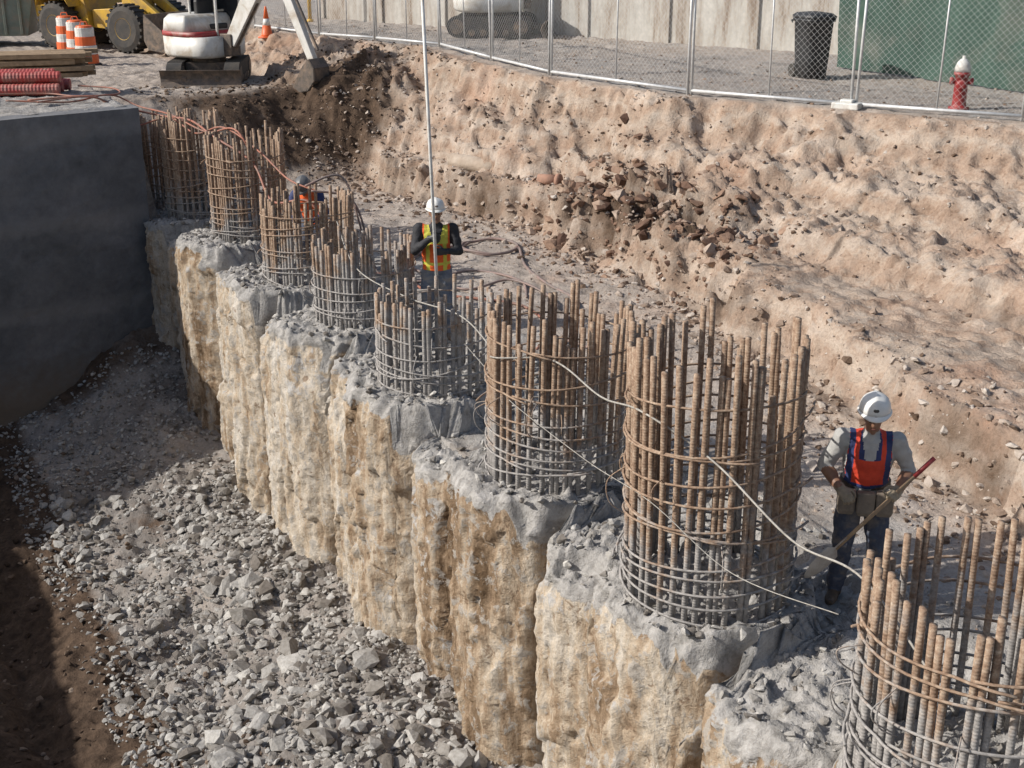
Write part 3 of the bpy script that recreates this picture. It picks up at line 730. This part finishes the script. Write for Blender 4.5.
# ------------------------------------------------------------ wheel loader + dumpster
def loader(loc,yaw):
    e=empty('wheel_loader',loc,yaw);b=MB()
    tp_=[(.25,-.22),(.5,-.24),(.62,-.2),(.66,-.08),(.66,.08),(.62,.2),(.5,.24),(.25,.22)]
    RX=Matrix.Rotation(math.pi/2,3,'X')
    for x in(-1.35,1.35):
        for y in(-.85,.85):
            b.lathe(tp_,(x,y,.66),26,0,RX);b.lathe([(.02,-.12),(.26,-.2),(.3,-.23),(.3,.23),(.26,.2),(.02,.12)],(x,y,.66),18,1,RX)
            for k in range(22):
                a=2*math.pi*k/22;b.box((x+.655*math.cos(a),y,.66+.655*math.sin(a)),(.06,.42,.07),0,Matrix.Rotation(-a,3,'Y'))
    b.obj('wheels',[M_rub2,M_yel],e)
    b=MB();b.prism([(-2.5,.7),(-2.6,1.5),(-2.2,1.8),(-.7,1.85),(-.5,1.2),(-.4,.6)],-.6,.6);b.prism([(-.4,.6),(-.4,1.1),(1.2,1.2),(1.8,.9),(1.8,.5)],-.45,.45)
    for y in(-.4,.4):
        b.beam((.9,y,1.7),(2.4,y,.75),.14,.3,.14,.22)
    for s in(-1,1): b.prism([(-2.0,1.2),(-1.9,1.48),(-.8,1.48),(-.65,1.2),(-.8,1.4),(-1.9,1.4)],s*.6,s*1.1)
    b.box((1.0,0,1.5),(.4,.9,.8));b.obj('chassis',[M_yel],e,bevel=.03)
    b=MB();b.prism([(-.8,1.85),(-.75,2.95),(.35,2.95),(.5,1.85)],-.5,.5);b.obj('cab_glass',[M_glass],e)
    b=MB();b.box((-.2,0,3.0),(1.35,1.15,.1))
    for x in(-.8,.45):
        for y in(-.52,.52): b.beam((x,y,1.8),(x*.9,y,2.98),.07,.07,.07,.07)
    b.obj('cab_frame',[M_yel],e,bevel=.01)
    b=MB();pr=[(2.3,1.1),(2.25,.4),(2.4,.15),(3.2,.08),(3.2,.12),(2.45,.22),(2.32,.45),(2.36,1.1)];b.prism(pr,-1.2,1.2);pe=[(2.3,1.1),(2.25,.4),(2.4,.15),(3.2,.08),(2.9,.7)];b.prism(pe,-1.22,-1.19);b.prism(pe,1.19,1.22);b.obj('bucket',[M_steel],e)
loader((-11.6,39.3,gz(-11.6,39.3)),-.5)
M_dgreen=simple('dumpster_paint',(.2,.24,.2),(.14,.17,.14),3,.6,.2,dirt=(.25,.2,.15))
e=empty('dumpster',(-16.2,40.5,gz(-16.2,40.5)),.15);b=MB()
b.prism([(-1.8,.2),(-2.0,1.6),(2.0,1.6),(1.7,.2)],-.9,.9)
for k in range(8): b.box((-1.6+k*.45,-.93,.9),(.08,.08,1.3))
b.box((0,-.92,1.58),(4.1,.12,.1));b.box((0,.92,1.58),(4.1,.12,.1));b.obj('bin_body',[M_dgreen],e,bevel=.01)
for x,y,col in((-5.4,36.0,M_yel),(-3.9,36.6,M_white)):
    e=empty('marker_post',at(x,y));b=MB();b.tube([(0,0,-.1),(0,0,2.4)],.05,10);b.lathe([(.09,0),(.09,.06),(.05,.08)],n=12);b.obj('post',[col],e,True)
M_duct=simple('duct_concrete',(.44,.37,.30),(.31,.245,.19),4,.95,.8,.03,12,dirt=(.38,.3,.23))
M_clay=simple('clay_pipe',(.36,.2,.14),(.28,.17,.12),6,.9,.6)
def onz(x,y,dz): return Vector((x,y,gz(x,y)+dz))
p0=onz(-1.1,23.85,.08);p1=onz(-.25,23.0,.08)
if p1.z>p0.z: p1.z=p0.z
b=MB();b.tube([p0,p0.lerp(p1,.3),p0.lerp(p1,.7),p1],[.13,.142,.138,.13],16);b.obj('concrete_duct',[M_duct],None,True)
b=MB();q0=onz(.45,21.6,.05);q1=onz(.74,21.45,.05);b.tube([q0,q1],.09,14);b.tube([q1,q1+(q1-q0).normalized()*.07],.11,14);b.obj('clay_pipe',[M_clay],None,True)
# ------------------------------------------------------------ people
M_skin=simple('skin',(.28,.15,.095),(.22,.115,.07),10,.55,.1,.002)
M_jean=simple('denim',(.07,.085,.12),(.045,.05,.075),12,.9,.6,.012,18,dirt=(.2,.17,.14))
M_jean2=simple('denim_light',(.17,.2,.25),(.1,.12,.16),12,.9,.6,.012,18,dirt=(.3,.27,.23))
M_tee=simple('grey_tee',(.48,.47,.44),(.36,.35,.33),10,.9,.5,.012,14)
M_jack=simple('black_jacket',(.03,.03,.035),(.018,.018,.02),10,.8,.5,.012,14)
M_vred=simple('vest_red',(.78,.075,.03),(.6,.055,.025),9,.8,.5,.012,14)
M_vor=simple('vest_orange',(.88,.15,.03),(.72,.11,.02),9,.8,.5,.012,14)
M_vyel=simple('vest_lime',(.66,.62,.08),(.5,.47,.06),9,.7,.2)
M_navy=simple('navy_trim',(.04,.06,.17),(.025,.035,.1),9,.8,.2)
M_boot=simple('boot_leather',(.1,.07,.045),(.05,.035,.025),10,.7,.3,dirt=(.25,.22,.19))
M_pouch=simple('tool_pouch',(.26,.21,.16),(.16,.13,.1),10,.85,.4)
M_glove=simple('leather_glove',(.36,.29,.2),(.24,.19,.13),12,.85,.4,.006,30)
M_hat=simple('hard_hat_white',(.76,.75,.71),(.66,.65,.61),6,.4,.05)
M_hatg=simple('hard_hat_grey',(.15,.15,.15),(.1,.1,.1),6,.45,.05)
M_eye=simple('eye_dark',(.015,.01,.01),None,10,.3,0)
M_lip=simple('lip',(.16,.06,.045),None,10,.5,0)
def remesh(mb,vox,name,smooth_it=4):
    o=mkobj(name,mb.v,mb.f)
    bm=bmesh.new();bm.from_mesh(o.data);bmesh.ops.recalc_face_normals(bm,faces=bm.faces);bm.to_mesh(o.data);bm.free()
    m=o.modifiers.new('r','REMESH');m.mode='VOXEL';m.voxel_size=vox
    s=o.modifiers.new('s','SMOOTH');s.factor=.5;s.iterations=smooth_it
    dg=bpy.context.evaluated_depsgraph_get();me=bpy.data.meshes.new_from_object(o.evaluated_get(dg))
    bpy.data.objects.remove(o);return me
def hand(pos_,fwd,pn,curl,parent,mat,name,thumb_side=1,s=1.0):
    f=Vector(fwd).normalized();n=Vector(pn);n=(n-f*n.dot(f)).normalized();sd=f.cross(n).normalized()*thumb_side
    p=Vector(pos_);b=MB()
    b.loft([(p-f*.04,.042,.036),(p-f*.01,.040,.032),(p+f*.045,.048,.023),(p+f*.09,.046,.020)],0,14,sd)
    L=[.072,.082,.076,.06]
    for k in range(4):
        q=p+f*.085+sd*(.035-.0235*k);a=0;d=f.copy();pts=[q-f*.02,q];ra=[.012,.012]
        for j,fr in enumerate((.45,.32,.25)):
            a+=curl*(.55,1,.8)[j]*(1+.05*k)
            d=f*math.cos(a)+n*math.sin(a);q=q+d*L[k]*fr*1.15;pts.append(q);ra.append(.0112-.001*j)
        b.tube(pts,ra,8);b.ell(pts[-1],(.009,)*3,n=8,m=6)
    q=p+f*.02+sd*.03;d1=(f*.6+sd*.75+n*.35).normalized();q1=q+d1*.045;d2=(f*.75+sd*.1+n*.7).normalized();q2=q1+d2*.032;q3=q2+(f*.6-sd*.3+n*.7).normalized()*.026
    b.tube([q,q1,q2,q3],[.018,.0145,.0125,.0105],8);b.ell(q3,(.0105,)*3,n=8,m=6)
    me=remesh(b,.0045,name,2);me.materials.append(mat)
    for pl in me.polygons: pl.use_smooth=True
    o=bpy.data.objects.new(name,me);COL.objects.link(o);o.parent=parent
def person(name,loc,yaw,J,cl,hat):
    e=empty(name,loc,yaw);V3=Vector
    P={k:V3(v) for k,v in J.items()}
    b=MB();segs=[]
    sh=(P['shL']-P['shR']).normalized()
    pel,ch,nk=P['pelvis'],P['chest'],P['neck']
    up1=(ch-pel)
    b.loft([(pel-up1.normalized()*.12,.10,.09),(pel-up1.normalized()*.05,.172,.13),(pel+up1*.15,.18,.135),(pel+up1*.45,.168,.13),(pel+up1*.8,.185,.135),(ch,.195,.135),(ch.lerp(nk,.45),.185,.115),(ch.lerp(nk,.8),.12,.085),(nk,.068,.066)],0,20,sh)
    segs+= [('torso',pel-up1.normalized()*.02,ch,.155),('torso',ch,ch.lerp(nk,.75),.13)]
    hd=P['head'];hu=(hd-nk).normalized()
    tilt=cl.get('tilt',.3)
    HM=Matrix.Rotation(cl.get('turn',0),3,'Z')@Matrix.Rotation(tilt,3,'X')
    b.tube([nk-hu*.06,nk.lerp(hd,.6)],[.064,.056],14);segs.append(('neck',nk+hu*.01,nk.lerp(hd,.5),.055))
    b.ell(hd+HM@V3((0,.01,.02)),(.076,.096,.105),0,HM,18,12)
    b.ell(hd+HM@V3((0,-.02,-.045)),(.058,.068,.072),0,HM,16,10)
    b.ell(hd+HM@V3((0,-.093,-.008)),(.013,.022,.026),0,HM,10,8)
    b.ell(hd+HM@V3((0,-.078,-.094)),(.026,.02,.018),0,HM,10,8)
    b.ell(hd+HM@V3((0,-.083,.03)),(.05,.014,.012),0,HM,10,8)
    for s_ in(-1,1): b.ell(hd+HM@V3((s_*.079,.012,-.005)),(.011,.02,.032),0,HM,8,8)
    segs.append(('head',hd+HM@V3((0,0,-.07)),hd+HM@V3((0,0,.05)),.09))
    for sfx in 'LR':
        S_,E_,Wr=P['sh'+sfx],P['el'+sfx],P['wr'+sfx]
        b.ell(S_,(.075,.075,.075));b.tube([ch.lerp(nk,.35),S_],[.09,.07],14)
        b.tube([S_,S_.lerp(E_,.4),E_],[.074,.068,.056],14);b.ell(E_,(.054,)*3)
        b.tube([E_,E_.lerp(Wr,.35),Wr],[.053,.05,.036],14)
        segs+=[('upperarm',S_+(E_-S_)*.12,E_,.055),('forearm',E_,Wr,.04)]
        Hp,K,An,To=P['hip'+sfx],P['kn'+sfx],P['an'+sfx],P['toe'+sfx]
        b.ell(Hp,(.105,.11,.11));b.tube([Hp,Hp.lerp(K,.4),K],[.108,.098,.078],16);b.ell(K,(.078,)*3)
        b.tube([K,K.lerp(An,.35),An+V3((0,0,.03))],[.076,.076,.068],14)
        segs+=[('leg',Hp,K,.09),('leg',K,An+V3((0,0,.05)),.065)]
        fd=(To-An);fd.z=0;fd.normalize();sd=V3((-fd.y,fd.x,0));zf=An.z-.09
        b.loft([(V3((An.x,An.y,zf+.045))-fd*.08,.03,.035),(V3((An.x,An.y,zf+.055))-fd*.055,.042,.052),(V3((An.x,An.y,zf+.055))+fd*.05,.046,.053),(V3((An.x,An.y,zf+.042))+fd*.13,.05,.04),(V3((An.x,An.y,zf+.035))+fd*.19,.035,.028)],0,14,sd)
        b.tube([An+V3((0,0,.06)),V3((An.x,An.y,zf+.03))],[.06,.05],12)
        segs.append(('foot',V3((An.x,An.y,zf+.03))-fd*.03,V3((An.x,An.y,zf+.03))+fd*.18,.05))
    me=remesh(b,.0115,name+'_body',5)
    n=len(me.polygons);cen=np.zeros(n*3);me.polygons.foreach_get('center',cen);cen=cen.reshape(-1,3)
    def cls(Q):
        D=[]
        for l,a,c,r in segs:
            a=np.array(a);c=np.array(c);ab=c-a;u=np.clip(((Q-a)@ab)/(ab@ab),0,1);D.append(np.linalg.norm(Q-(a+u[:,None]*ab),axis=1)/r)
        k=np.argmin(np.array(D),0);return k,[s_[0] for s_ in segs]
    mats=[];mi={}
    def gm(m):
        if m.name not in mi: mi[m.name]=len(mats);mats.append(m)
        return mi[m.name]
    ax=np.array(sh);uz=np.array((nk-pel).normalized());fr=np.cross(uz,ax);fr=-fr if fr[1]>0 else fr
    def torso_mat(q):
        r=q-np.array(pel);return cl['torso'](r@ax,r@fr,r@uz)
    def vertexvest(q): 
        r=q-np.array(pel);return cl['isvest'](r@ax,r@fr,r@uz)
    nv=len(me.vertices);co=np.zeros(nv*3);me.vertices.foreach_get('co',co);co=co.reshape(-1,3);no=np.zeros(nv*3);me.vertices.foreach_get('normal',no);no=no.reshape(-1,3)
    kv,lab=cls(co)
    fold=np.array([.0 if lab[k] in('head','neck','foot') else 1 for k in kv])
    wr=ridg(co[:,0]*9+co[:,1]*5,co[:,2]*13,3,5)*.008+fbm(co[:,0]*6+3,co[:,2]*6+co[:,1]*4,3,9)*.011
    for i in range(nv):
        if lab[kv[i]]=='torso' and vertexvest(co[i]): wr[i]+=.012
    co=co+no*(wr*fold)[:,None];me.vertices.foreach_set('co',co.reshape(-1))
    kf,_=cls(cen);idx=np.zeros(n,dtype=np.int32)
    for i in range(n):
        l=lab[kf[i]]
        if l=='torso': m=torso_mat(cen[i])
        elif l=='leg': m=cl['legs']
        elif l=='foot': m=M_boot
        elif l=='upperarm': m=cl['upper']
        elif l=='forearm': m=cl['fore']
        else: m=M_skin
        idx[i]=gm(m)
    for m in mats: me.materials.append(m)
    me.polygons.foreach_set('material_index',idx);me.polygons.foreach_set('use_smooth',np.ones(n,dtype=bool));me.update()
    o=bpy.data.objects.new('body',me);COL.objects.link(o);o.parent=e
    b=MB()
    for s_ in(-1,1):
        b.ell(hd+HM@V3((s_*.03,-.083,.012)),(.012,.008,.007),0,HM,10,6)
        b.box(hd+HM@V3((s_*.031,-.094,.034)),(.032,.008,.007),0,HM)
    b.ell(hd+HM@V3((0,-.086,-.055)),(.024,.008,.006),1,HM,10,6)
    b.obj('face_features',[M_eye,M_lip],e,True)
    HT=HM@Matrix.Rotation(cl.get('hat',-.12),3,'X');b=MB();c=hd+HM@V3((0,.005,.06))
    prof=[(1.0,0),(.985,.03),(.93,.065),(.8,.098),(.58,.122),(.3,.135),(.03,.138)]
    Rg=[]
    for q,z in prof:
        ring=[]
        for k in range(32):
            a=2*math.pi*k/32
            ring.append(c+HT@V3((.115*q*math.cos(a),.14*q*math.sin(a),z*.92+.008*math.exp(-((.115*q*math.cos(a))/.02)**2))))
        Rg.append(ring)
    b.rings(Rg)
    br=[]
    for q0,z0 in((1.0,.004),(1.09,-.002),(1.09,-.010),(.98,-.006)):
        ring=[]
        for k in range(32):
            a=2*math.pi*k/32;fx=1+ (.20*max(0,-math.sin(a))**2 if q0>1.05 else 0)
            ring.append(c+HT@V3((.115*q0*math.cos(a),.14*q0*fx*math.sin(a),z0-(.012*max(0,-math.sin(a))**2 if q0>1.05 else 0))))
        br.append(ring)
    b.rings(br,0,False);
    b.ell(c+HT@V3((0,-.130,.05)),(.022,.006,.016),1,HT@Matrix.Rotation(-.3,3,'X'),12,6)
    b.obj('hard_hat',[hat,M_steel],e,True)
    return e,P
def torso1(x,y,z):
    if z<-.01: return M_jean
    if y>0 and abs(x)<.03*(1+max(0,z-.35)*6) and z>.36: return M_tee
    if z<.10: return M_tee
    if abs(x)>.155: return M_tee
    if abs(abs(x)-.13)<.02: return M_navy
    if z>.36 and .03<abs(x)<.075 and y>0: return M_navy
    if y>0 and z<.13: return M_navy
    return M_vred
J=dict(pelvis=(0,.03,.94),chest=(0,-.05,1.27),neck=(0,-.10,1.46),head=(0,-.165,1.60),
 shL=(.195,-.08,1.385),shR=(-.195,-.08,1.385),elL=(.31,-.02,1.13),elR=(-.32,-.03,1.13),wrL=(.215,-.25,1.06),wrR=(-.19,-.24,1.03),
 hipL=(.095,.02,.88),hipR=(-.095,.02,.88),knL=(.13,-.05,.49),knR=(-.13,-.07,.49),anL=(.15,.04,.09),anR=(-.15,-.01,.09),toeL=(.19,-.15,.09),toeR=(-.2,-.2,.09))
x,y=2.7,9.08
cl=dict(tilt=.3,hat=-.22,torso=torso1,isvest=lambda x,y,z:.10<z<.5 and abs(x)<.155,legs=M_jean,upper=M_tee,fore=M_skin)
def bench_z(x,y):
    t,w=TW(x,y);a=float(upper(np.array([t]),np.array([w]))[0]);
    b_=float(ztop(np.array([[t]]),np.array([[w]]))[0,0])-.3*float(S(np.array(w),1.2,1.5));a-=float(sink(np.array(w)));return max(a,b_)
e,P=person('construction_worker',(x,y,bench_z(x,y)),-.2,J,cl,M_hat)
hA=Vector((.47,-.16,1.36));hB=Vector((-.36,-.52,.52));hd_=(hB-hA).normalized()
g=hA+hd_*((P['wrL']-hA).dot(hd_)+.02)
hand(P['wrL'],(g-P['wrL']).normalized()*.6+Vector((-.1,-.9,-.1)),Vector((-.5,.2,-.6)),1.15,e,M_glove,'left_hand',-1)
hand(P['wrR'],(.45,-.75,-.3),Vector((.3,.3,-.8)),1.0,e,M_glove,'right_hand',1)
b=MB();b.loft([((0,.02,.985),.192,.145),((0,.02,1.03),.19,.144)],0,24);b.obj('belt',[M_boot],e,True)
b=MB()
for sx in(-.14,.0,.14):
    b.rings([[Vector((sx+px*wd,-.125-.02*(1-abs(sx)/.14)-.045*(.5-py)*dp-.01,z)) for px,py in((-.5,.5),(.5,.5),(.5,-.5),(-.5,-.5))] for z,wd,dp in((.80,.10,1.2),(.84,.13,1.6),(1.0,.135,1.5))])
b.obj('tool_pouch',[M_pouch],e,bevel=.012)
sh=empty('shovel');sh.parent=e
gp0=P['wrL']+Vector((-.045,-.085,-.02))
hA=gp0-hd_*.42;hB=gp0+hd_*.56
b=MB();b.tube([hA+hd_*.2,hB],.0155,10);b.obj('handle',[M_wood],sh,True)
b=MB();b.tube([hA,hA+hd_*.2],.018,10);b.obj('grip',[M_red],sh,True)
b=MB();sd=hd_.cross(Vector((0,1,0))).normalized();sd=(sd*.8+hd_.cross(Vector((0,0,1))).normalized()*.6).normalized();nn=sd.cross(hd_)
Rg=[]
for q,wd,dp in((-.12,.018,.0),(0,.03,.0),(.03,.11,.012),(.12,.118,.02),(.22,.10,.018),(.29,.05,.008),(.315,.01,.0)):
    c=hB+hd_*q;Rg.append([c+sd*wd*math.cos(a)+nn*(-dp*(1-math.cos(a)**2)*1.0+ .004*math.sin(a)) for a in np.linspace(0,2*math.pi,16,endpoint=False)])
b.rings(Rg);b.obj('blade',[simple('shovel_steel',(.45,.42,.38),(.3,.25,.21),12,.6,.3,metal=.1,dirt=(.45,.41,.36))],sh,True)
def torso2(x,y,z):
    if z<-.02: return M_jean2
    if abs(x)>.165: return M_jack
    if y>0 and z>.33 and abs(x)<.02+(z-.33)*.35: return M_jack
    if .05<z<.09: return M_vyel
    if abs(abs(x)-.10)<.022: return M_vyel
    if z>.33 and y>0 and abs(x)<.14: return M_vyel
    return M_vor
J=dict(pelvis=(0,.02,.95),chest=(0,0,1.30),neck=(0,-.02,1.50),head=(0,-.05,1.635),
 shL=(.205,-.01,1.43),shR=(-.205,-.01,1.43),elL=(.28,-.10,1.17),elR=(-.27,-.12,1.18),wrL=(.09,-.255,1.20),wrR=(-.065,-.235,1.36),
 hipL=(.095,.02,.88),hipR=(-.095,.02,.88),knL=(.12,-.02,.49),knR=(-.12,-.02,.49),anL=(.14,.03,.09),anR=(-.14,.03,.09),toeL=(.18,-.15,.09),toeR=(-.18,-.15,.09))
cl=dict(tilt=.1,turn=.1,torso=torso2,isvest=lambda x,y,z:-.02<z<.5 and abs(x)<.165,legs=M_jean2,upper=M_jack,fore=M_jack)
x,y=-.94,15.75
e,P=person('construction_worker',(x,y,bench_z(x,y)),.06,J,cl,M_hat)
hand(P['wrL'],(-.75,-.45,.1),(-.35,.9,0),1.2,e,M_black,'left_hand',-1)
hand(P['wrR'],(.75,-.5,.1),(.3,.9,0),1.2,e,M_black,'right_hand',1)
b=MB();b.tube([(.025,-.30,.0),(-.13,-.33,5.2)],.021,10);
pl=b.obj('measuring_pole',[M_white],None,True);pl.location=(x,y,bench_z(x,y-.3));pl.rotation_euler=(0,0,.06)
def torso3(x,y,z):
    if z<-.02: return M_jean
    if abs(x)>.165: return M_navy
    return M_vor
J=dict(pelvis=(0,.18,.90),chest=(0,-.04,1.18),neck=(0,-.18,1.33),head=(0,-.29,1.41),
 shL=(.19,-.12,1.26),shR=(-.19,-.12,1.26),elL=(.30,-.22,1.03),elR=(-.30,-.22,1.03),wrL=(.13,-.40,.92),wrR=(-.13,-.40,.94),
 hipL=(.095,.16,.84),hipR=(-.095,.16,.84),knL=(.14,.02,.46),knR=(-.14,.02,.46),anL=(.15,.16,.09),anR=(-.15,.16,.09),toeL=(.18,-.04,.09),toeR=(-.18,-.04,.09))
cl=dict(tilt=.75,torso=torso3,isvest=lambda x,y,z:-.02<z<.5 and abs(x)<.16,legs=M_jean,upper=M_navy,fore=M_navy)
x,y=-3.05,19.4
e,P=person('construction_worker',(x,y,bench_z(x,y)+.0),-.15,J,cl,M_hatg)
hand(P['wrL'],(-.3,-.6,-.7),(-.6,.3,-.3),.7,e,M_glove,'left_hand',-1)
hand(P['wrR'],(.3,-.6,-.7),(.6,.3,-.3),.7,e,M_glove,'right_hand',1)
# ------------------------------------------------------------ camera, light
cam=bpy.data.cameras.new('Camera');co=bpy.data.objects.new('Camera',cam);COL.objects.link(co)
cam.lens=45.7;cam.sensor_width=36;cam.clip_end=2000;cam.clip_start=.1
co.location=(0,0,5);co.rotation_euler=(math.radians(70),0,0);scene.camera=co
Sv=Vector((-.93,-.16,0)).normalized();el=math.radians(34)
Sd=Vector((Sv.x*math.cos(el),Sv.y*math.cos(el),math.sin(el)))
ld=bpy.data.lights.new('Sun','SUN');ld.energy=4.7;ld.angle=math.radians(.6);ld.color=(1,.96,.905)
lo=bpy.data.objects.new('Sun',ld);COL.objects.link(lo);lo.rotation_euler=Sd.to_track_quat('Z','Y').to_euler()
w=bpy.data.worlds.new('World');scene.world=w;w.use_nodes=True;nt=w.node_tree
sk=nt.nodes.new('ShaderNodeTexSky');sk.sky_type='NISHITA';sk.sun_disc=False;sk.sun_elevation=el;sk.sun_rotation=math.atan2(Sv.x,Sv.y);sk.dust_density=2.5
bg=nt.nodes['Background'];nt.links.new(sk.outputs[0],bg.inputs[0]);bg.inputs[1].default_value=.115
scene.view_settings.view_transform='Standard';scene.view_settings.look='None';scene.view_settings.exposure=0
